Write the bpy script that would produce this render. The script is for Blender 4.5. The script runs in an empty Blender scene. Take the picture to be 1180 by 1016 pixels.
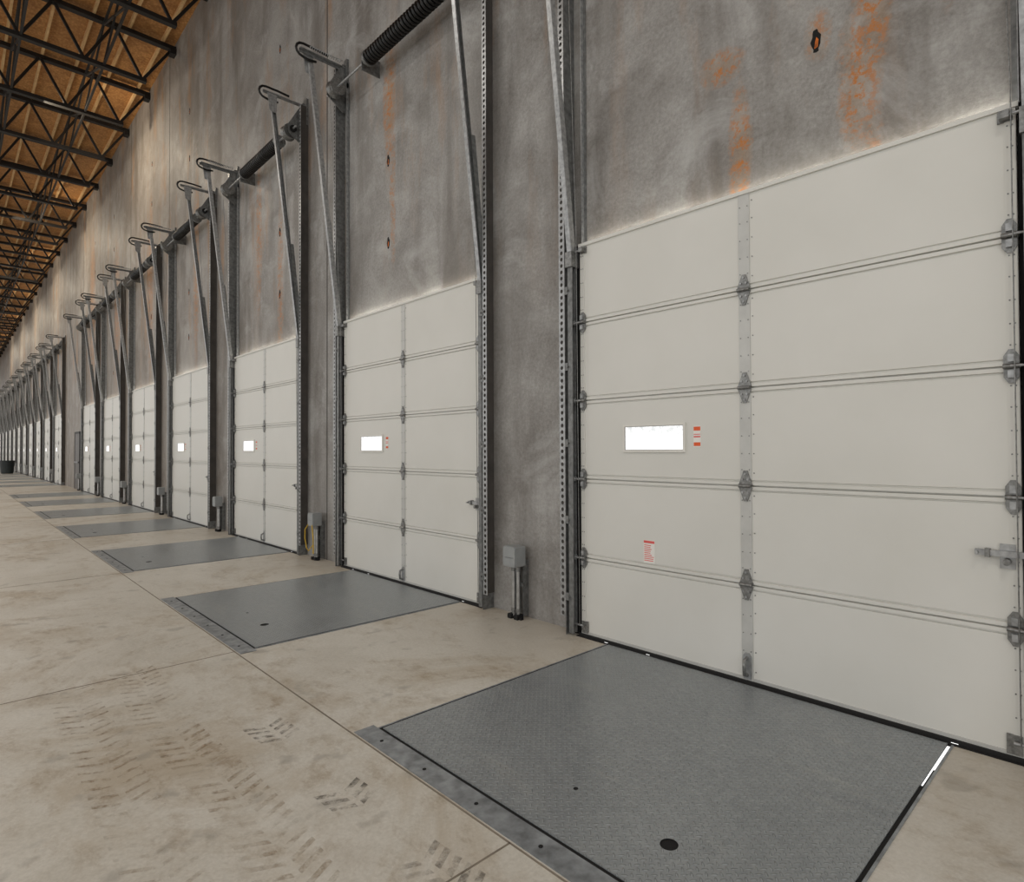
import bpy, math, random
from mathutils import Vector, Matrix
random.seed(4)
sc=bpy.context.scene
sc.view_settings.view_transform='Standard'
sc.view_settings.look='None'
def lin(c):
    return tuple(((v/255)/12.92 if v/255<=.04045 else ((v/255+.055)/1.055)**2.4) for v in c)+(1,)

# ---------------------------------------------------------------- materials
class NT:
    def __init__(s,name):
        s.m=bpy.data.materials.new(name); s.m.use_nodes=True
        s.t=s.m.node_tree; s.n=s.t.nodes; s.l=s.t.links
        s.b=s.n['Principled BSDF']; s.out=s.n['Material Output']
        s._co=None
    def co(s):
        if not s._co: s._co=s.n.new('ShaderNodeTexCoord').outputs['Object']
        return s._co
    def mp(s,scale=(1,1,1),src=None,loc=(0,0,0)):
        m=s.n.new('ShaderNodeMapping'); m.inputs['Scale'].default_value=scale; m.inputs['Location'].default_value=loc
        s.l.new(src or s.co(),m.inputs['Vector']); return m.outputs[0]
    def noise(s,scale,detail=4,rough=.55,vec=None,dist=0):
        n=s.n.new('ShaderNodeTexNoise'); n.inputs['Scale'].default_value=scale; n.inputs['Detail'].default_value=detail
        n.inputs['Roughness'].default_value=rough; n.inputs['Distortion'].default_value=dist
        s.l.new(vec or s.co(),n.inputs['Vector']); return n.outputs['Fac']
    def ramp(s,fac,stops):
        r=s.n.new('ShaderNodeValToRGB'); e=r.color_ramp.elements
        while len(e)<len(stops): e.new(.5)
        for i,(p,c) in enumerate(stops):
            e[i].position=p; e[i].color=c if len(c)==4 else tuple(c)+(1,)
        s.l.new(fac,r.inputs[0]); return r.outputs[0]
    def step(s,fac,a,b,lo=0,hi=1):
        r=s.n.new('ShaderNodeMapRange'); r.inputs[1].default_value=a; r.inputs[2].default_value=b
        r.inputs[3].default_value=lo; r.inputs[4].default_value=hi; s.l.new(fac,r.inputs[0]); return r.outputs[0]
    def M(s,op,a,b=None,c=None):
        m=s.n.new('ShaderNodeMath'); m.operation=op
        for i,v in enumerate((a,b,c)):
            if v is None: continue
            if isinstance(v,(int,float)): m.inputs[i].default_value=v
            else: s.l.new(v,m.inputs[i])
        return m.outputs[0]
    def mix(s,fac,a,b,mode='MIX'):
        m=s.n.new('ShaderNodeMix'); m.data_type='RGBA'; m.blend_type=mode
        for i,v in ((0,fac),(6,a),(7,b)):
            if isinstance(v,(int,float)): m.inputs[i].default_value=v
            elif isinstance(v,tuple): m.inputs[i].default_value=v
            else: s.l.new(v,m.inputs[i])
        return m.outputs[2]
    def sep(s,v=None):
        x=s.n.new('ShaderNodeSeparateXYZ'); s.l.new(v or s.co(),x.inputs[0]); return x.outputs
    def bump(s,h,st=.3,dist=.01):
        b=s.n.new('ShaderNodeBump'); b.inputs['Strength'].default_value=st; b.inputs['Distance'].default_value=dist
        s.l.new(h,b.inputs['Height']); s.l.new(b.outputs[0],s.b.inputs['Normal'])
    def set(s,col=None,rough=None,metal=None,spec=None):
        for k,v in (('Base Color',col),('Roughness',rough),('Metallic',metal),('Specular IOR Level',spec)):
            if v is None: continue
            if isinstance(v,(int,float,tuple)): s.b.inputs[k].default_value=v
            else: s.l.new(v,s.b.inputs[k])
        return s.m

def simple(name,c,rough=.5,metal=0,var=.12,scale=6):
    t=NT(name); n=t.noise(scale,5)
    a=lin(tuple(min(255,v*(1-var)) for v in c)); b=lin(tuple(min(255,v*(1+var)) for v in c))
    return t.set(t.ramp(n,[(.3,a),(.7,b)]),rough,metal)

# concrete tilt-up wall
def wall_mat():
    t=NT('concrete_tilt_up')
    big=t.noise(.5,6,.6,dist=.5); mid=t.noise(1.7,9,.68,dist=.7); fine=t.noise(34,7,.8)
    c=t.ramp(big,[(.32,lin((117,113,108))),(.5,lin((145,142,138))),(.68,lin((176,175,172)))])
    c=t.mix(.5,c,t.ramp(mid,[(.33,lin((102,97,92))),(.46,lin((138,135,131))),(.56,lin((156,154,150))),(.7,lin((188,187,184)))]))
    c=t.mix(.3,c,t.ramp(fine,[(.36,lin((90,86,81))),(.64,lin((190,188,184)))]))
    st=t.noise(1,6,.6,t.mp((1.5,1,.2)),dist=.3)
    c=t.mix(t.step(st,.48,.64,0,.6),c,lin((92,85,78)))
    bl=t.noise(.9,5,.6,t.mp((1,1,.8),loc=(5,1,2)),dist=.8)
    c=t.mix(t.step(bl,.5,.62,0,.36),c,lin((88,82,75)))
    pm=t.noise(1.3,7,.7,t.mp((1,1,1),loc=(9,1,6)),dist=.6)
    c=t.mix(t.step(pm,.55,.68,0,.4),c,lin((192,192,190)))
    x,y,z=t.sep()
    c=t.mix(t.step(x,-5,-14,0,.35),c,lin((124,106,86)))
    r1=t.noise(1,6,.7,t.mp((1.6,1,.35),loc=(3.1,0,1.7)))
    hi=t.step(z,2.6,5.0)
    far=t.step(x,-3,-12,.55,1)
    rust=t.M('MULTIPLY',t.M('MULTIPLY',t.step(r1,.53,.68,0,.8),hi),far)
    c=t.mix(rust,c,lin((160,116,70)))
    spots=[(2.10,4.25,.06,.8,1),(2.02,3.5,.07,.25,1),(1.32,3.36,.05,.28,1),(1.2,3.95,.1,.08,.9),(-3.0,5.45,.09,.55,.9),(-2.93,4.3,.04,.5,.7),(1.83,3.86,.05,.1,.7),
           (-7.1,5.0,.09,.9,.8),(-6.2,4.0,.08,.9,.7),(-10.6,5.2,.14,1.3,.9),(-14.5,5.5,.2,1.5,.9),(-18.7,5.6,.25,1.5,.9),(-23,6,.4,2,.9),(1.65,4.6,.16,.2,.7),(2.45,4.5,.05,.5,.7)]
    nz=t.noise(14,6,.8)
    tot=None
    for sx,sz,wx,wz,a in spots:
        dx=t.M('DIVIDE',t.M('SUBTRACT',t.M('ADD',x,t.M('MULTIPLY',t.M('SUBTRACT',mid,.5),.2)),sx),wx)
        dz=t.M('DIVIDE',t.M('SUBTRACT',z,sz),wz)
        d=t.M('ADD',t.M('MULTIPLY',dx,dx),t.M('MULTIPLY',dz,dz))
        g=t.M('MULTIPLY',t.step(d,0,3.0,1,0),a)
        tot=g if tot is None else t.M('MAXIMUM',tot,g)
    c=t.mix(t.M('MULTIPLY',tot,.3),c,lin((168,130,84)))
    core=t.M('MULTIPLY',tot,t.step(nz,.49,.57,.0,1))
    c=t.mix(core,c,lin((178,108,40)))
    t.bump(t.M('ADD',fine,t.M('MULTIPLY',mid,.8)),.35,.006)
    return t.set(c,t.step(mid,.35,.65,.62,.5))
M_wall=wall_mat()

def floor_mat():
    t=NT('concrete_floor')
    big=t.noise(.45,6,.6,dist=.4); mid=t.noise(2.1,9,.72,dist=.8); fine=t.noise(55,5,.7)
    c=t.ramp(big,[(.3,lin((192,187,175))),(.5,lin((204,200,190))),(.7,lin((214,211,203)))])
    c=t.mix(.5,c,t.ramp(mid,[(.3,lin((170,163,149))),(.5,lin((200,195,184))),(.7,lin((219,216,208)))]))
    c=t.mix(.18,c,t.ramp(fine,[(.35,lin((144,138,126))),(.65,lin((227,224,215)))]))
    blot=t.noise(.8,8,.75,t.mp((1,1,1),loc=(7,3,0)),dist=.7)
    c=t.mix(t.step(blot,.5,.66,0,.65),c,lin((168,153,130)))
    pat=t.noise(7,6,.8,t.mp((.6,1,1),loc=(1,4,0)))
    c=t.mix(t.M('MULTIPLY',t.step(pat,.5,.64,0,.6),t.step(blot,.42,.6)),c,lin((142,124,100)))
    sp=t.noise(4.5,3,.5,t.mp((1,1,1),loc=(2,9,0)))
    c=t.mix(t.step(sp,.62,.7,0,.4),c,lin((130,125,117)))
    x,y,z=t.sep()
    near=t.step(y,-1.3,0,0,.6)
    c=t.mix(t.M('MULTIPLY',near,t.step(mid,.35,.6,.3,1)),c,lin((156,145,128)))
    t.bump(t.M('ADD',t.M('MULTIPLY',fine,.4),mid),.15,.004)
    return t.set(c,t.step(mid,.3,.7,.34,.54),0,.45)
M_floor=floor_mat()

def door_mat():
    t=NT('white_insulated_door_skin'); n=t.noise(1.2,5); f=t.noise(160,2)
    t.bump(f,.12,.002)
    return t.set(t.ramp(n,[(.3,lin((209,208,201))),(.7,lin((217,216,210)))]),t.step(n,.3,.7,.34,.48))
M_door=door_mat()
M_galv=simple('galvanised_steel',(158,159,159),.36,.55,.14,30)
M_galvd=simple('weathered_galvanised_steel',(116,117,116),.45,.5,.18,25)
M_stile=simple('stile_steel',(190,190,186),.4,.15,.03,10)
M_hinge=simple('zinc_hinge',(126,126,124),.35,.6,.18,60)
M_black=simple('black_rubber',(22,21,20),.7)
M_spring=simple('oiled_black_spring',(36,35,34),.35,.5)
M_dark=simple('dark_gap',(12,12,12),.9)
M_frame=simple('window_frame_white',(220,218,211),.4,0,.02)
M_gasket=simple('window_gasket',(150,148,144),.6,0,.05)
M_orange=simple('orange_label',(226,92,40),.5,0,.02)
M_rust=simple('rusted_insert',(176,92,30),.8,0,.25,40)
M_red=simple('red_label',(222,96,92),.5,0,.02)
M_white=simple('white_label',(232,230,224),.5,0,.01)
M_box=simple('control_box_grey',(146,149,149),.45,.1,.05)
M_cond=simple('conduit_steel',(176,176,174),.3,.7,.08,20)
M_yel=simple('yellow_cord',(196,160,40),.5)
M_joint_slot=simple('joint_sealant_slot_dark',(74,70,66),.8)
M_fjoint=simple('sawcut_joint',(122,113,100),.85)
M_truss=simple('black_painted_steel',(20,16,13),.6,.0)
M_bin=simple('bin_plastic',(34,42,44),.5)
M_bdoor=simple('brown_steel_door',(78,72,68),.5)
M_curb=simple('curb_angle_steel',(132,136,139),.42,.25,.2,14)
def emis(name,c,s,lo=.86):
    t=NT(name); n=t.noise(26,6,.75)
    t.l.new(t.ramp(n,[(.38,tuple(v*lo for v in c)+(1,)),(.54,c+(1,))]),t.b.inputs['Emission Color']); t.b.inputs['Emission Strength'].default_value=s
    return t.set((.3,.3,.3,1),.15)
M_slit=emis('daylight_slit',(1,.995,.98),1.4,.9)
def pane():
    t=NT('daylight_pane'); x,y,z=t.sep(); n=t.noise(30,6,.8)
    up=t.step(z,1.47,1.6,0,1)
    f=t.M('MULTIPLY',t.step(n,.44,.58,0,1),up)
    t.l.new(t.mix(f,(1,.995,.98,1),(.60,.62,.62,1)),t.b.inputs['Emission Color']); t.b.inputs['Emission Strength'].default_value=1.15
    return t.set((.1,.1,.1,1),.1)
M_sky=pane()
M_glow=emis('header_glow',(1,.95,.84),9,.8)  # emission for the strip added to light the wall over each door
def wood(name,a,b,sc=7,fl=.35):
    t=NT(name); v=t.n.new('ShaderNodeTexVoronoi'); v.inputs['Scale'].default_value=sc*2.2
    t.l.new(t.mp((1,1.6,1)),v.inputs['Vector'])
    n=t.noise(sc,6,.75); big=t.noise(.5,4)
    c=t.ramp(n,[(.35,lin(a)),(.65,lin(b))])
    c=t.mix(fl,c,t.ramp(v.outputs['Distance'],[(0,lin(b)),(.6,lin(a))]))
    c=t.mix(t.step(big,.4,.7,0,.3),c,lin(a))
    return t.set(c,.7)
M_osb=wood('osb_roof_deck',(148,98,50),(220,166,100),6,.5)
M_pur=wood('timber_subpurlin',(202,160,106),(234,202,150),3)

def plate_mat():
    t=NT('diamond_tread_plate')
    x,y,z=t.sep()
    P=.036
    u=t.M('DIVIDE',t.M('ADD',x,y),P); v=t.M('DIVIDE',t.M('SUBTRACT',x,y),P)
    fu=t.M('SUBTRACT',t.M('FRACT',u),.5); fv=t.M('SUBTRACT',t.M('FRACT',v),.5)
    par=t.M('MODULO',t.M('ADD',t.M('ADD',t.M('FLOOR',u),t.M('FLOOR',v)),1000),2)
    def ell(a,b):
        return t.M('ADD',t.M('POWER',t.M('DIVIDE',t.M('ABSOLUTE',a),.47),2),t.M('POWER',t.M('DIVIDE',t.M('ABSOLUTE',b),.17),2))
    e=t.M('ADD',t.M('MULTIPLY',ell(fu,fv),par),t.M('MULTIPLY',ell(fv,fu),t.M('SUBTRACT',1,par)))
    h=t.step(e,0.3,1.1,1,0)
    n=t.noise(1.4,8,.72,dist=.7); n2=t.noise(22,5,.7); sc_=t.noise(1,7,.7,t.mp((1.2,7,1),loc=(3,2,0)))
    c=t.ramp(n,[(.3,lin((126,131,134))),(.6,lin((144,149,151))),(.8,lin((160,162,160)))])
    c=t.mix(.2,c,t.ramp(n2,[(.35,lin((112,116,118))),(.65,lin((178,181,182)))]))
    c=t.mix(t.step(sc_,.56,.7,0,.3),c,lin((172,172,166)))
    c=t.mix(t.M('MULTIPLY',h,.32),c,lin((190,195,198)))
    t.bump(h,1.0,.006)
    return t.set(c,t.step(n,.3,.7,.26,.42),.3)
M_plate=plate_mat()
def mark_mat(name,c,a):
    t=NT(name); n=t.noise(16,5,.7); n2=t.noise(2.2,3)
    al=t.M('MULTIPLY',t.step(n,.42,.66,0,a),t.step(n2,.38,.58,.15,1))
    t.l.new(al,t.b.inputs['Alpha']); return t.set(lin(c),.8)
M_mark=mark_mat('tyre_rubber_mark',(104,98,90),.8)
M_mark2=mark_mat('faint_tyre_dust',(164,144,118),.65)

# ---------------------------------------------------------------- mesh builder
class MB:
    def __init__(s): s.v=[];s.f=[];s.mi=[];s.mats=[];s.sm=[]
    def mat(s,m):
        if m not in s.mats: s.mats.append(m)
        return s.mats.index(m)
    def add(s,vs,fs,m,smooth=False):
        o=len(s.v); s.v+= [tuple(q) for q in vs]; k=s.mat(m)
        for f in fs: s.f.append([i+o for i in f]); s.mi.append(k); s.sm.append(smooth)
    def box(s,a,b,m):
        x0,y0,z0=[min(p,q) for p,q in zip(a,b)]; x1,y1,z1=[max(p,q) for p,q in zip(a,b)]
        s.add([(x0,y0,z0),(x1,y0,z0),(x1,y1,z0),(x0,y1,z0),(x0,y0,z1),(x1,y0,z1),(x1,y1,z1),(x0,y1,z1)],
              [(3,2,1,0),(4,5,6,7),(0,1,5,4),(1,2,6,5),(2,3,7,6),(3,0,4,7)],m)
    def beam(s,p,q,w,h,m,side=(1,0,0)):
        p=Vector(p);q=Vector(q);d=(q-p).normalized();sd=Vector(side); sd=(sd-d*sd.dot(d)).normalized();u=sd.cross(d)
        vs=[]
        for e in (p,q):
            for a,b in ((-1,-1),(1,-1),(1,1),(-1,1)): vs.append(e+sd*a*w/2+u*b*h/2)
        s.add(vs,[(0,1,2,3),(7,6,5,4),(0,4,5,1),(1,5,6,2),(2,6,7,3),(3,7,4,0)],m)
    def tube(s,pts,r,m,seg=10,cap=True,rs=None):
        pts=[Vector(p) for p in pts]; n=len(pts); vs=[];fs=[]
        ref=None
        for i,p in enumerate(pts):
            d=(pts[min(i+1,n-1)]-pts[max(i-1,0)]).normalized()
            if ref is None:
                ref=Vector((0,0,1)) if abs(d.z)<.9 else Vector((1,0,0))
            a=(ref-d*ref.dot(d)).normalized(); ref=a; b=d.cross(a)
            rr=rs[i] if rs else r
            for k in range(seg):
                t=2*math.pi*k/seg; vs.append(p+a*math.cos(t)*rr+b*math.sin(t)*rr)
        for i in range(n-1):
            for k in range(seg):
                fs.append((i*seg+k,i*seg+(k+1)%seg,(i+1)*seg+(k+1)%seg,(i+1)*seg+k))
        s.add(vs,fs,m,True)
        if cap: s.add(vs[:seg],[tuple(range(seg))[::-1]],m); s.add(vs[-seg:],[tuple(range(seg))],m)
    def prism(s,poly,y0,y1,m):   # poly in xz
        n=len(poly); vs=[(x,y0,z) for x,z in poly]+[(x,y1,z) for x,z in poly]
        s.add(vs,[tuple(range(n)),tuple(range(2*n-1,n-1,-1))]+[(i,i+n,(i+1)%n+n,(i+1)%n) for i in range(n)],m)
    def prismx(s,poly,x0,x1,m):   # poly in yz
        n=len(poly); vs=[(x0,y,z) for y,z in poly]+[(x1,y,z) for y,z in poly]
        s.add(vs,[tuple(range(n)),tuple(range(2*n-1,n-1,-1))]+[(i,i+n,(i+1)%n+n,(i+1)%n) for i in range(n)],m)
    def mesh(s,name):
        me=bpy.data.meshes.new(name); me.from_pydata(s.v,[],s.f)
        for m in s.mats: me.materials.append(m)
        for p,k,sm in zip(me.polygons,s.mi,s.sm): p.material_index=k; p.use_smooth=sm
        me.update()
        import bmesh
        b=bmesh.new(); b.from_mesh(me); bmesh.ops.recalc_face_normals(b,faces=b.faces); b.to_mesh(me); b.free()
        return me
def obj(name,me,parent=None,loc=(0,0,0)):
    o=bpy.data.objects.new(name,me); sc.collection.objects.link(o); o.location=loc
    if parent: o.parent=parent
    return o
def empty(name,loc=(0,0,0)):
    e=bpy.data.objects.new(name,None); e.empty_display_size=.2; sc.collection.objects.link(e); e.location=loc; return e

W=2.74; H=3.05; S=.61; YF=-.06
HC=10.575
XL,XR=-100,9
# ---------------------------------------------------------------- shell
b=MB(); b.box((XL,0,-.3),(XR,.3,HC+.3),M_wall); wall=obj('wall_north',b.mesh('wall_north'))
b=MB()
for xj in [-4.6,-12.72,-16.8,-25,-28.4,-37,-45,-53,-61,-69,4.6]:
    b.box((xj-.012,-.002,0),(xj+.012,.01,HC),M_joint_slot)
obj('panel_joint_sealant',b.mesh('panel_joint_sealant'),wall)
b=MB()
for hx in [1.81,-3.02,-6.22,-11.1,-14.4,-19.2,-22.5]:
    for hz in (3.83,4.78,7.6,8.6):
        if hx==1.81 and hz==4.78: continue
        poly=[(hx+.026*math.cos(a*math.pi/8)+.006*math.sin(a*2.1),hz+.068*math.sin(a*math.pi/8)) for a in range(16)]
        b.prism(poly,-.003,.005,M_dark)
        b.prism([(hx-.008,hz-.045),(hx+.012,hz-.04),(hx+.016,hz+.0),(hx+.004,hz+.02),(hx-.004,hz-.01)],-.005,-.002,M_rust)
obj('lifting_insert_holes',b.mesh('lifting_insert_holes'),wall)
b=MB(); b.box((XL,-14,-.3),(XR,0,0),M_floor); floor=obj('floor',b.mesh('floor'))
b=MB()
b.box((XL,-2.085,-.001),(XR,-2.077,.0012),M_fjoint)
for k in range(20):
    x=2.44-4.0*k
    b.box((x-.004,-9,-.001),(x+.004,-2.08,.0012),M_fjoint)
b.box((1.455,-3.4,-.001),(1.463,-2.08,.0012),M_fjoint)
b.box((XL,-6.1,-.001),(XR,-6.092,.0012),M_fjoint)
obj('floor_sawcut_joints',b.mesh('floor_sawcut_joints'),floor)
b=MB(); b.box((XL,-12,HC),(XR,.3,HC+.15),M_osb); ceil=obj('ceiling',b.mesh('ceiling'))
b=MB()
y=-.25
while y>-11.8:
    b.box((XL,y-.022,HC-.09),(XR,y+.022,HC),M_pur); y-=.61
obj('roof_subpurlins',b.mesh('roof_subpurlins'),ceil)
# roof trusses (open-web joists)
b=MB(); D=.95
xs=[-12.26+2.44*k for k in range(-34,9)]
for x in xs:
    zt=HC-.12; zb=zt-D
    b.box((x-.07,-11.9,zt-.06),(x+.07,0,zt+.03),M_truss)
    b.box((x-.06,-11.9,zb-.05),(x+.06,-.55,zb+.03),M_truss)
    step=.5
    b.beam((x,-.05,zt),(x,-.62,zb),.05,.05,M_truss)
    y=-.62
    while y>-11.2:
        b.beam((x,y,zb),(x,y-step,zt),.05,.05,M_truss); b.beam((x,y-step,zt),(x,y-2*step,zb),.05,.05,M_truss)
        y-=2*step
    b.box((x-.1,-.12,zt-.16),(x+.1,0,zt-.04),M_truss)
for yb in (-1.3,-2.6,-4.2,-6,-8):
    for zz in (HC-.2,HC-.12-D):
        b.box((XL,yb-.02,zz-.02),(XR,yb+.02,zz+.02),M_truss)
    for x in xs[:-1]:
        b.beam((x,yb,HC-.2),(x+2.44,yb,HC-.12-D),.035,.035,M_truss,(0,1,0))
        b.beam((x,yb,HC-.12-D),(x+2.44,yb,HC-.2),.035,.035,M_truss,(0,1,0))
obj('roof_trusses',b.mesh('roof_trusses'),ceil)

# ---------------------------------------------------------------- dock door parts
def sections():
    b=MB(); prof=[]; y0=YF
    prof.append((y0,.03))
    for k in range(1,5):
        z=S*k
        for dz,d in ((-.036,0),(-.033,.009),(-.027,.009),(-.024,-.004),(-.005,-.004),(-.003,.018),(.003,.018),(.005,-.004),(.024,-.004),(.027,.009),(.033,.009),(.036,0)):
            prof.append((y0+d,z+dz))
    prof.append((y0,H)); prof.append((-.01,H)); prof.append((-.01,.03))
    b.prismx(prof,0,W,M_door)
    return b.mesh('door_sections')
def stiles():
    b=MB()
    for x0,x1,m in ((1.342,1.416,M_stile),(.002,.045,M_door),(W-.045,W-.002,M_door)):
        for k in range(5):
            b.box((x0,YF-.005,S*k+.04),(x1,YF+.001,S*(k+1)-.003),m)
            for rz in (.1,.2,.31,.42,.52):
                for rx in (x0+.012,x1-.012):
                    b.prism([(rx+.004*math.cos(a*math.pi/3),S*k+rz+.004*math.sin(a*math.pi/3)) for a in range(6)],YF-.008,YF-.004,M_hinge)
    for k in range(5):
        for rz in (.08,.2,.32,.44,.55):
            b.prism([(1.432+.004*math.cos(a*math.pi/3),S*k+rz+.004*math.sin(a*math.pi/3)) for a in range(6)],YF-.004,YF+.001,M_hinge)
    b.box((-.01,YF-.012,H-.012),(W+.01,-.05,H+.012),M_door)
    return b.mesh('door_stiles')
def topglow():
    b=MB(); b.box((.02,-.047,H+.001),(W-.02,-.006,H+.006),M_glow)  # hidden emissive strip, added to cast a glow on the wall above
    return b.mesh('header_glow_strip')
def hinges():
    b=MB()
    for k in range(1,5):
        z=S*k; x=1.379
        for sg in (1,-1):
            b.prism([(x-.045,z+sg*.008),(x-.03,z+sg*.045),(x-.012,z+sg*.095),(x+.012,z+sg*.095),(x+.03,z+sg*.045),(x+.045,z+sg*.008)],YF-.013,YF-.005,M_hinge)
            for bx,bz in ((-.018,.04),(.018,.04),(0,.075)):
                b.prism([(x+bx+.007*math.cos(a*math.pi/3),z+sg*bz+.007*math.sin(a*math.pi/3)) for a in range(6)],YF-.02,YF-.012,M_galv)
        b.tube([(x-.04,YF-.02,z),(x+.04,YF-.02,z)],.011,M_hinge)
        for x,s in ((.03,-1),(W-.03,1)):
            for sg in (1,-1):
                b.prism([(x-.03,z+sg*.008),(x-.03,z+sg*.05),(x-.01,z+sg*.08),(x+.01,z+sg*.08),(x+.03,z+sg*.05),(x+.03,z+sg*.008)],YF-.013,YF-.004,M_hinge)
                b.prism([(x-.012,z+sg*.02),(x-.012,z+sg*.055),(x+.012,z+sg*.055),(x+.012,z+sg*.02)],YF-.03,YF-.012,M_galv)
            b.tube([(x-.03,YF-.026,z),(x+.03,YF-.026,z)],.012,M_hinge)
            b.tube([(x,YF-.033,z),(x+s*.085,YF-.033,z)],.007,M_galv,8)
            b.tube([(x+s*.06,YF-.033,z),(x+s*.085,YF-.033,z)],.02,M_galv,12)
    for x,s in ((.04,-1),(W-.04,1)):   # top & bottom roller brackets
        b.box((x-.03,YF-.012,H-.07),(x+.03,YF,H-.02),M_hinge)
        b.box((x-.02,YF-.05,H-.065),(x+.02,YF-.01,H-.03),M_hinge)
        b.tube([(x,YF-.035,H-.05),(x+s*.09,YF-.035,H-.05)],.008,M_galv,8)
        b.box((x-.03,YF-.012,.03),(x+.03,YF,.12),M_hinge)
        b.tube([(x,YF-.03,.09),(x+s*.09,YF-.03,.09)],.008,M_galv,8)
    return b.mesh('hinges_and_rollers')
def window():
    b=MB(); x0,x1,z0,z1=.44,.93,1.447,1.61
    def fr(x0,x1,z0,z1,f,d,m):
        b.box((x0-f,YF-d,z0-f),(x1+f,YF,z0),m); b.box((x0-f,YF-d,z1),(x1+f,YF,z1+f),m)
        b.box((x0-f,YF-d,z0),(x0,YF,z1),m); b.box((x1,YF-d,z0),(x1+f,YF,z1),m)
    fr(x0-.004,x1+.004,z0-.004,z1+.004,.014,.012,M_frame)
    fr(x0,x1,z0,z1,.004,.009,M_gasket)
    b.box((x0,YF-.003,z0),(x1,YF+.001,z1),M_sky)
    return b.mesh('vision_window')
def labels():
    b=MB()
    b.box((1.008,YF-.002,1.462),(1.062,YF+.001,1.602),M_white)
    b.box((1.01,YF-.003,1.572),(1.06,YF+.001,1.598),M_orange)
    b.box((1.01,YF-.003,1.527),(1.06,YF+.001,1.536),M_red)
    b.box((1.01,YF-.003,1.545),(1.06,YF+.001,1.55),M_red)
    b.box((1.01,YF-.003,1.47),(1.06,YF+.001,1.494),M_orange)
    return b.mesh('warning_labels')
def redlabel():
    b=MB(); b.box((.595,YF-.002,.645),(.69,YF+.001,.805),M_white)
    b.box((.597,YF-.003,.785),(.688,YF,.803),M_red)
    for i in range(9):
        z=.77-i*.0135; b.box((.6,YF-.003,z-.002),(.6+random.uniform(.05,.085),YF,z+.003),M_red)
    return b.mesh('red_instruction_label')
def lock():
    b=MB(); z=.955
    b.box((2.655,YF-.01,z-.07),(2.715,YF,z+.045),M_galv)
    b.box((2.56,YF-.03,z-.014),(2.83,YF-.012,z+.014),M_galv)
    b.box((2.6,YF-.04,z-.02),(2.62,YF-.005,z+.02),M_hinge)
    b.tube([(2.685,YF-.01,z-.035),(2.685,YF-.05,z-.035)],.016,M_hinge,12)
    b.tube([(2.57,YF-.02,z),(2.57,YF-.055,z)],.007,M_galv,8)
    return b.mesh('slide_lock')
def handle():
    b=MB(); x=1.379
    b.prism([(x-.025,.03),(x-.028,.06),(x-.028,.17),(x-.012,.19),(x+.012,.19),(x+.028,.17),(x+.028,.06),(x+.025,.03)],YF-.012,YF-.004,M_galv)
    b.tube([(x,YF-.01,.16),(x,YF-.045,.15),(x,YF-.05,.11),(x,YF-.045,.065),(x,YF-.01,.055)],.011,M_hinge,10)
    return b.mesh('lift_handle')
def seal():
    b=MB()
    b.box((-.02,YF-.016,0.0),(W+.02,-.015,.022),M_black)
    b.box((0,YF-.006,.022),(W,YF+.03,.04),M_stile)
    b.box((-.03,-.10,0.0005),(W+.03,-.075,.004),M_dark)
    for x in (.24,.62,2.45): b.box((x,YF-.018,.001),(x+.03,YF-.01,.006),M_slit)
    return b.mesh('bottom_seal')
ZT=6.15; YT=-.47
def tracks():
    b=MB()
    for x,s in ((-.055,-1),(W+.055,1)):
        b.box((x-.026,-.125,.02),(x+.026,-.118,2.95),M_galvd)
        b.box((x+s*.022,-.125,.02),(x+s*.027,-.068,2.95),M_galvd)
        b.box((x-.026,-.075,.02),(x+.012,-.068,2.95),M_galv)
        b.box((x-s*.05,-.05,.0),(x+s*.03,-.001,3.06),M_dark)  # dark strip standing in for the shadow along the jamb
        for z in (.3,.9,1.5,2.1,2.7):
            b.box((x-.02,-.13,z-.03),(x+s*.05,-.124,z+.03),M_galvd)
            b.tube([(x+s*.02,-.124,z),(x+s*.02,-.14,z)],.009,M_hinge,6)
        b.box((x-.034,-.14,2.88),(x+.034,-.05,3.0),M_hinge)
        p=(x,-.096,2.93); q=(x,YT,ZT)
        b.beam((p[0]-s*.022,p[1],p[2]),(q[0]-s*.022,q[1],q[2]),.006,.05,M_galv)
        b.beam((p[0],p[1]-.024,p[2]),(q[0],q[1]-.024,q[2]),.044,.006,M_galv)
        b.beam((p[0],p[1]+.024,p[2]),(q[0],q[1]+.024,q[2]),.044,.006,M_galvd)
        b.beam((x+s*.03,-.085,2.95),(x+s*.03,-.22,4.3),.008,.045,M_galvd)
        b.box((x-s*.05,-.035,3.05),(x-s*.045,-.001,6.1),M_galv)
        b.box((x-s*.05,-.006,3.05),(x-s*.075,-.001,6.1),M_galvd)
    return b.mesh('lift_tracks')
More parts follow.
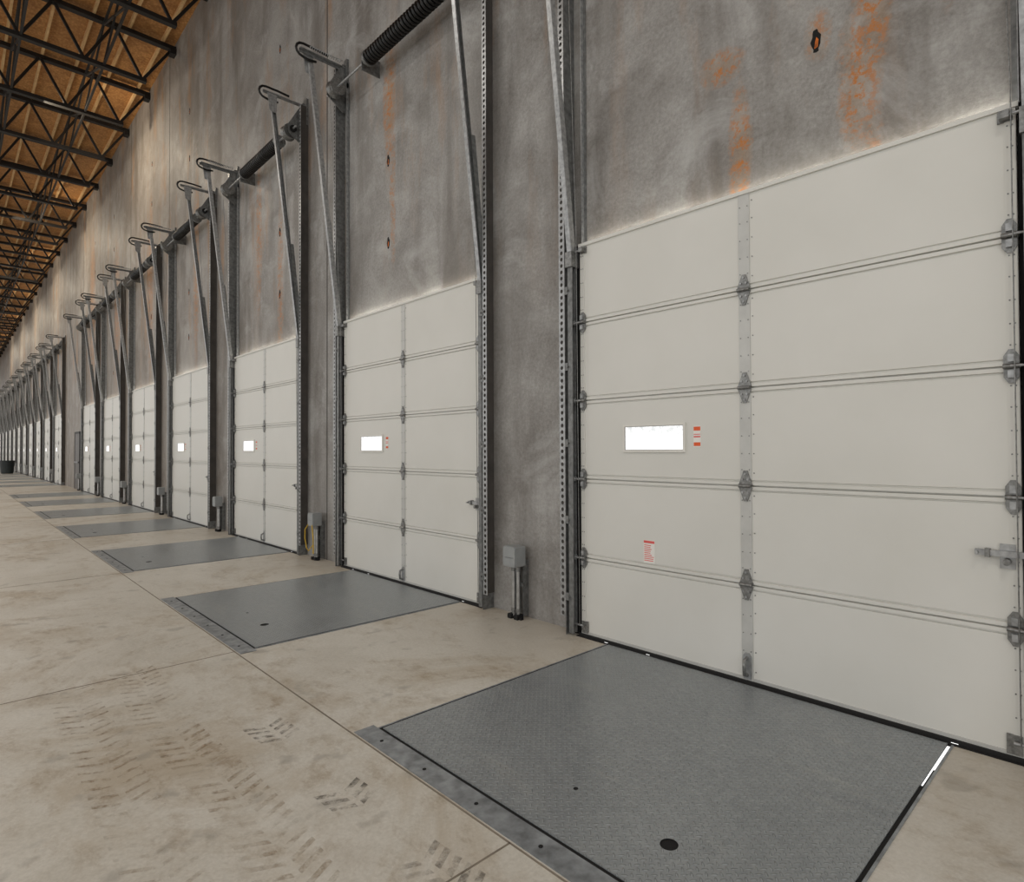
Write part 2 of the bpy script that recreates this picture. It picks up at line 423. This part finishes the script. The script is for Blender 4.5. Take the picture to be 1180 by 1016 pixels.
def perf():
    b=MB()
    for x,s in ((-.142,1),(W+.125,-1)):
        w=.06; pitch=.0508; z=.14; n=int((6.3-z)/pitch); yf=-.126
        vs=[];fs=[]
        for i in range(n):
            o=len(vs); z0=z+i*pitch; zc=z0+pitch/2
            for dx,dz in ((-1,-1),(1,-1),(1,1),(-1,1)): vs.append((x+dx*w/2,yf,zc+dz*pitch/2))
            for k in range(8):
                a=math.pi/8+k*math.pi/4-math.pi; vs.append((x+.015*math.cos(a),yf,zc+.016*math.sin(a)))
            I=[o+4+k for k in range(8)]
            fs+=[(o,I[0],I[1]),(o,I[1],I[2],o+1),(o+1,I[2],I[3]),(o+1,I[3],I[4],o+2),(o+2,I[4],I[5]),(o+2,I[5],I[6],o+3),(o+3,I[6],I[7]),(o+3,I[7],I[0],o)]
        b.add(vs,fs,M_galv)
        b.box((x+s*w/2,yf,.0),(x+s*(w/2+.003),-.002,z+n*pitch),M_galvd)
        # dark strip added behind the slotted angle so its holes read dark
        b.box((x-.024,-.118,z),(x+s*w/2,-.001,z+n*pitch),M_joint_slot)
    return b.mesh('perforated_angles')
def opener():
    b=MB(); zs=5.92; ys=-.2
    b.tube([(-.17,ys,zs),(W+.17,ys,zs)],.0135,M_galv,12)
    x0,x1=.85,2.3; turns=27; pts=[]
    for i in range(turns*12+1):
        t=i/(turns*12); a=2*math.pi*turns*t
        pts.append((x0+(x1-x0)*t,ys+.066*math.cos(a),zs+.066*math.sin(a)))
    b.tube(pts,.019,M_spring,6)
    b.tube([(x0,ys,zs),(x1,ys,zs)],.05,M_dark,12)
    for xx in (x0,x1):
        b.tube([(xx-.05,ys,zs),(xx-.01,ys,zs),(xx,ys,zs),(xx+.04,ys,zs)],.06,M_galvd,14,rs=[.045,.06,.085,.085])
    b.box((x0-.09,ys-.03,zs-.1),(x0-.083,-.001,zs+.1),M_galvd)
    for x,s in ((-.055,-1),(W+.055,1)):
        xd=x-s*.12
        b.tube([(xd-.06,ys,zs),(xd-.05,ys,zs),(xd-.045,ys,zs),(xd+.045,ys,zs),(xd+.05,ys,zs),(xd+.06,ys,zs)],.09,M_hinge,20,rs=[.105,.105,.085,.085,.1,.1])
        b.prismx([(-.001,zs-.2),(-.001,zs+.42),(-.06,zs+.42),(ys-.06,zs+.06),(ys-.06,zs-.06),(-.06,zs-.2)],x-.004,x+.004,M_galvd)
        b.tube([(x-.03,ys,zs),(x+.03,ys,zs)],.045,M_dark,14)
        za=ZT+.13
        b.box((x+s*.02-.003,-.6,za-.02),(x+s*.02+.003,-.001,za+.02),M_galvd)
        b.box((x-.025,-.6,za+.018),(x+.025,-.001,za+.023),M_galv)
        b.box((x-.05,-.03,za-.25),(x+.05,-.001,za+.12),M_galvd)
        b.prismx([(YT+.05,za),(YT-.08,za),(YT-.05,ZT-.1),(YT+.04,ZT-.12)],x+s*.028,x+s*.033,M_galv)
        pts=[(x,-.25,za+.075),(x,-.4,za+.085)]
        pts+=[(x,-.56-.085*math.sin(a*math.pi/6),za+.005+.08*math.cos(a*math.pi/6)) for a in range(0,7)]
        pts+=[(x,-.5,za-.085),(x,-.4,za-.07)]
        b.tube(pts,.015,M_spring,8)
        p=[]
        for i in range(120):
            t=i/119;a=2*math.pi*15*t; p.append((x-s*.05+.016*math.cos(a),-.1-.4*t,za+.05+.016*math.sin(a)))
        b.tube(p,.005,M_galv,4)
        xc=.012 if s<0 else W-.012
        b.tube([(xd,ys-.085,zs),(xc,-.12,3.1),(xc,-.1,.09)],.003,M_hinge,5)
    return b.mesh('torsion_spring_assembly')
parts=[('door_sections',sections()),('stiles',stiles()),('header_glow_strip',topglow()),('hinges_and_rollers',hinges()),('vision_window',window()),('warning_labels',labels()),
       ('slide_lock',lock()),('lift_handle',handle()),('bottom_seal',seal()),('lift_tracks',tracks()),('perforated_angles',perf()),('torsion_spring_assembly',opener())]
doors=[0,-3.98,-8.04,-12.1,-16.2,-20.28,-24.3]+[-32.5-4.07*k for k in range(14)]
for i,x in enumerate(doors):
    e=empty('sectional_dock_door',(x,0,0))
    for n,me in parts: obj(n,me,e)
    if i==0: obj('red_instruction_label',redlabel(),e)

# ---------------------------------------------------------------- dock levelers
def lev():
    wl=2.141; x0=1.37-wl/2; x1=1.37+wl/2; ya=-.10; yb=-1.944
    a=MB(); 
    hx,hy,r=1.89,-1.685,.034
    n=24; cx0,cx1,cy0,cy1=hx-.1,hx+.1,hy-.1,hy+.1; zt=.006
    a.box((x0,ya,.001),(cx0,yb,zt),M_plate); a.box((cx1,ya,.001),(x1,yb,zt),M_plate)
    a.box((cx0,ya,.001),(cx1,cy1,zt),M_plate); a.box((cx0,cy0,.001),(cx1,yb,zt),M_plate)
    ring=[];sq=[]
    for k in range(n):
        t=2*math.pi*k/n; c,s=math.cos(t),math.sin(t); ring.append((hx+r*c,hy+r*s,zt))
        m=max(abs(c),abs(s)); sq.append((hx+.1*c/m,hy+.1*s/m,zt))
    a.add(ring+sq,[(k,(k+1)%n,n+(k+1)%n,n+k) for k in range(n)],M_plate)
    a.add(ring+[(p[0],p[1],.0015) for p in ring],[(k,(k+1)%n,n+(k+1)%n,n+k) for k in range(n)],M_dark)
    deck=a.mesh('deck_plate')
    g=MB(); g.box((x0-.016,ya+.03,.0004),(x1+.016,yb-.016,.0015),M_dark)
    g.tube([(1.40,-1.657,.003),(1.40,-1.657,.0068)],.011,M_dark,12)
    gap=g.mesh('pit_gap')
    c=MB()
    c.box((x0-.07,yb-.016,.0003),(x1+.07,yb-.125,.004),M_curb)
    c.box((x0-.026,ya,.0003),(x0-.016,yb-.016,.004),M_curb); c.box((x1+.016,ya,.0003),(x1+.026,yb-.016,.004),M_curb)
    for k in range(6):
        xx=x0+.12+k*.38; c.tube([(xx,yb-.075,.003),(xx,yb-.075,.006)],.009,M_dark,10)
    curb=c.mesh('curb_frame')
    return deck,gap,curb
deck,gap,curb=lev()
for i,x in enumerate(doors):
    e=empty('dock_leveler',(x,0,0))
    obj('deck_plate',deck,e); obj('pit_gap',gap,e); obj('curb_frame',curb,e)
    if i==0:
        b=MB(); b.box((2.4445,-.13,.0015),(2.456,-.42,.0045),M_slit); b.box((2.4445,-.42,.0015),(2.450,-.6,.004),M_slit); obj('daylight_slit',b.mesh('daylight_slit'),e)

# ---------------------------------------------------------------- control boxes
def cbox(cord):
    b=MB(); x=0
    def rbox(x0,x1,y0,y1,z0,z1,c,m):
        b.prism([(x0+c,z0),(x1-c,z0),(x1,z0+c),(x1,z1-c),(x1-c,z1),(x0+c,z1),(x0,z1-c),(x0,z0+c)],y0,y1,m)
    rbox(-.08,.08,-.17,-.06,.45,.625,.01,M_box)
    rbox(-.075,.075,-.18,-.17,.455,.62,.012,M_box)
    b.box((-.05,-.186,.53),(.05,-.18,.533),M_hinge)
    for sx in (-.028,.03):
        b.tube([(sx,-.1,.45),(sx,-.1,.0)],.016,M_cond,12)
        b.tube([(sx,-.1,.45),(sx,-.1,.405)],.023,M_hinge,12)
        b.tube([(sx,-.1,.05),(sx,-.1,.09)],.022,M_hinge,12)
    b.box((-.055,-.06,.02),(-.045,-.001,.5),M_galvd); b.box((.045,-.06,.02),(.055,-.001,.5),M_galvd)
    b.box((-.07,-.085,.28),(.07,-.06,.31),M_galvd)
    for sx in (-.04,.04): b.box((sx-.025,-.14,.0),(sx+.02,-.07,.04),M_dark)
    b.box((-.09,-.12,.0),(.085,-.09,.02),M_dark)
    if cord:
        b.tube([(-.06,-.18,.47),(-.13,-.19,.4),(-.16,-.18,.28),(-.11,-.18,.16),(-.05,-.18,.12),(-.02,-.13,.2)],.007,M_yel,6)
        b.tube([(.06,-.18,.47),(.12,-.19,.3),(.1,-.18,.1)],.007,M_yel,6)
    return b.mesh('dock_control_box')
c0,c1=cbox(0),cbox(1)
for i,x in enumerate(doors): obj('dock_control_box',c1 if i==1 else c0,None,(x-.73,0,0))

# personnel door
b=MB()
b.box((-26.7,-.04,0),(-26.62,-.012,2.2),M_truss); b.box((-25.5,-.04,0),(-25.42,-.012,2.2),M_truss); b.box((-26.7,-.04,2.12),(-25.42,-.012,2.2),M_truss)
b.box((-26.62,-.03,.01),(-25.5,-.012,2.12),M_bdoor); b.box((-26.55,-.07,1.0),(-25.58,-.03,1.06),M_galvd)
obj('door_1',b.mesh('door_1'))
# bin
b=MB(); n=20
def ringv(r,z,cx=0,cy=0): return [(cx+r*math.cos(2*math.pi*k/n),cy+r*math.sin(2*math.pi*k/n),z) for k in range(n)]
rows=[(.30,0),(.34,.3),(.38,.8),(.42,.8),(.42,.86),(.37,.86),(.33,.1)]
vs=[];fs=[]
for r,z in rows: vs+=ringv(r,z)
for i in range(len(rows)-1):
    for k in range(n): fs.append((i*n+k,i*n+(k+1)%n,(i+1)*n+(k+1)%n,(i+1)*n+k))
fs.append(tuple(range(n))); fs.append(tuple(range((len(rows)-1)*n,len(rows)*n)))
b.add(vs,fs,M_bin,False)
for s in (-1,1): b.tube([(s*.42,-.08,.7),(s*.47,-.06,.68),(s*.47,.06,.68),(s*.42,.08,.7)],.02,M_bin,8)
obj('trash_bin',b.mesh('trash_bin'),None,(-50,-.75,0))

# tyre marks
b=MB()
def chev(cx,cy,w,ang,m,z=.0016,n=1,sp=.05,th=.02):
    for i in range(n):
        for sg in (-1,1):
            ca,sa=math.cos(ang),math.sin(ang)
            def T(u,v): return (cx+u*ca-v*sa,cy+u*sa+v*ca,z)
            u0=i*sp
            b.add([T(u0,sg*.012),T(u0+th,sg*.012),T(u0+th-w*.5,sg*w),T(u0-w*.5,sg*w)],[(0,1,2,3)],m)
for cx,n,m in ((-2.1,3,M_mark),(-.17,4,M_mark),(.69,3,M_mark),(1.3,5,M_mark)):
    chev(cx,-2.36,.1,math.pi*0.02,m,n=n,sp=.062,th=.032)
x=-1.6
while x<1.9:
    chev(x,-2.70+.02*math.sin(x*3),.12,.03,M_mark2,n=1,z=.0014,th=.03); x+=.08
x=-1.5
while x<1.2:
    chev(x,-3.02,.11,-.03,M_mark2,n=1,z=.0014,th=.024); x+=.09
obj('tire_marks',b.mesh('tire_marks'),floor)

# ---------------------------------------------------------------- light
w=bpy.data.worlds.new('World'); sc.world=w; w.use_nodes=True
bg=w.node_tree.nodes['Background']; bg.inputs[0].default_value=(1,.992,.978,1); bg.inputs[1].default_value=1.0
def area(name,loc,rot,sx,sy,e,c=(1,.95,.88)):
    l=bpy.data.lights.new(name,'AREA'); l.shape='RECTANGLE'; l.size=sx; l.size_y=sy; l.energy=e; l.color=c
    o=bpy.data.objects.new(name,l); sc.collection.objects.link(o); o.location=loc; o.rotation_euler=rot; return o
for k in range(9):  # unseen area lamps added to brighten the interior
    area('unseen_fill_light',(5-11*k,-5.5,9.3),(math.radians(-18),0,0),1.0,1.0,200,(1,.965,.9))
for k in range(6):  # unseen warm lamps added to make the lit streaks on the far wall
    area('wall_wash_fill',(-15-9*k,-2.2,9.2),(math.radians(60),0,0),.5,.5,75,(1,.86,.66))

# ---------------------------------------------------------------- camera
C=Vector((3.156,-3.554,1.456)); yaw,pit,rol=[math.radians(v) for v in (45.36,.823,-.28)]
fw=Vector((-math.cos(yaw)*math.cos(pit),math.sin(yaw)*math.cos(pit),math.sin(pit)))
r=fw.cross(Vector((0,0,1))).normalized(); u=r.cross(fw)
r2=r*math.cos(rol)+u*math.sin(rol); u2=-r*math.sin(rol)+u*math.cos(rol)
cam=bpy.data.cameras.new('camera'); co=bpy.data.objects.new('camera',cam); sc.collection.objects.link(co)
M=Matrix((r2,u2,-fw)).transposed().to_4x4(); M.translation=C; co.matrix_world=M
cam.sensor_fit='HORIZONTAL'; cam.sensor_width=36; cam.lens=691.9/1180*36
cam.shift_x=-48.9/1180; cam.shift_y=-1/1180; cam.clip_start=.05; cam.clip_end=500
sc.camera=co
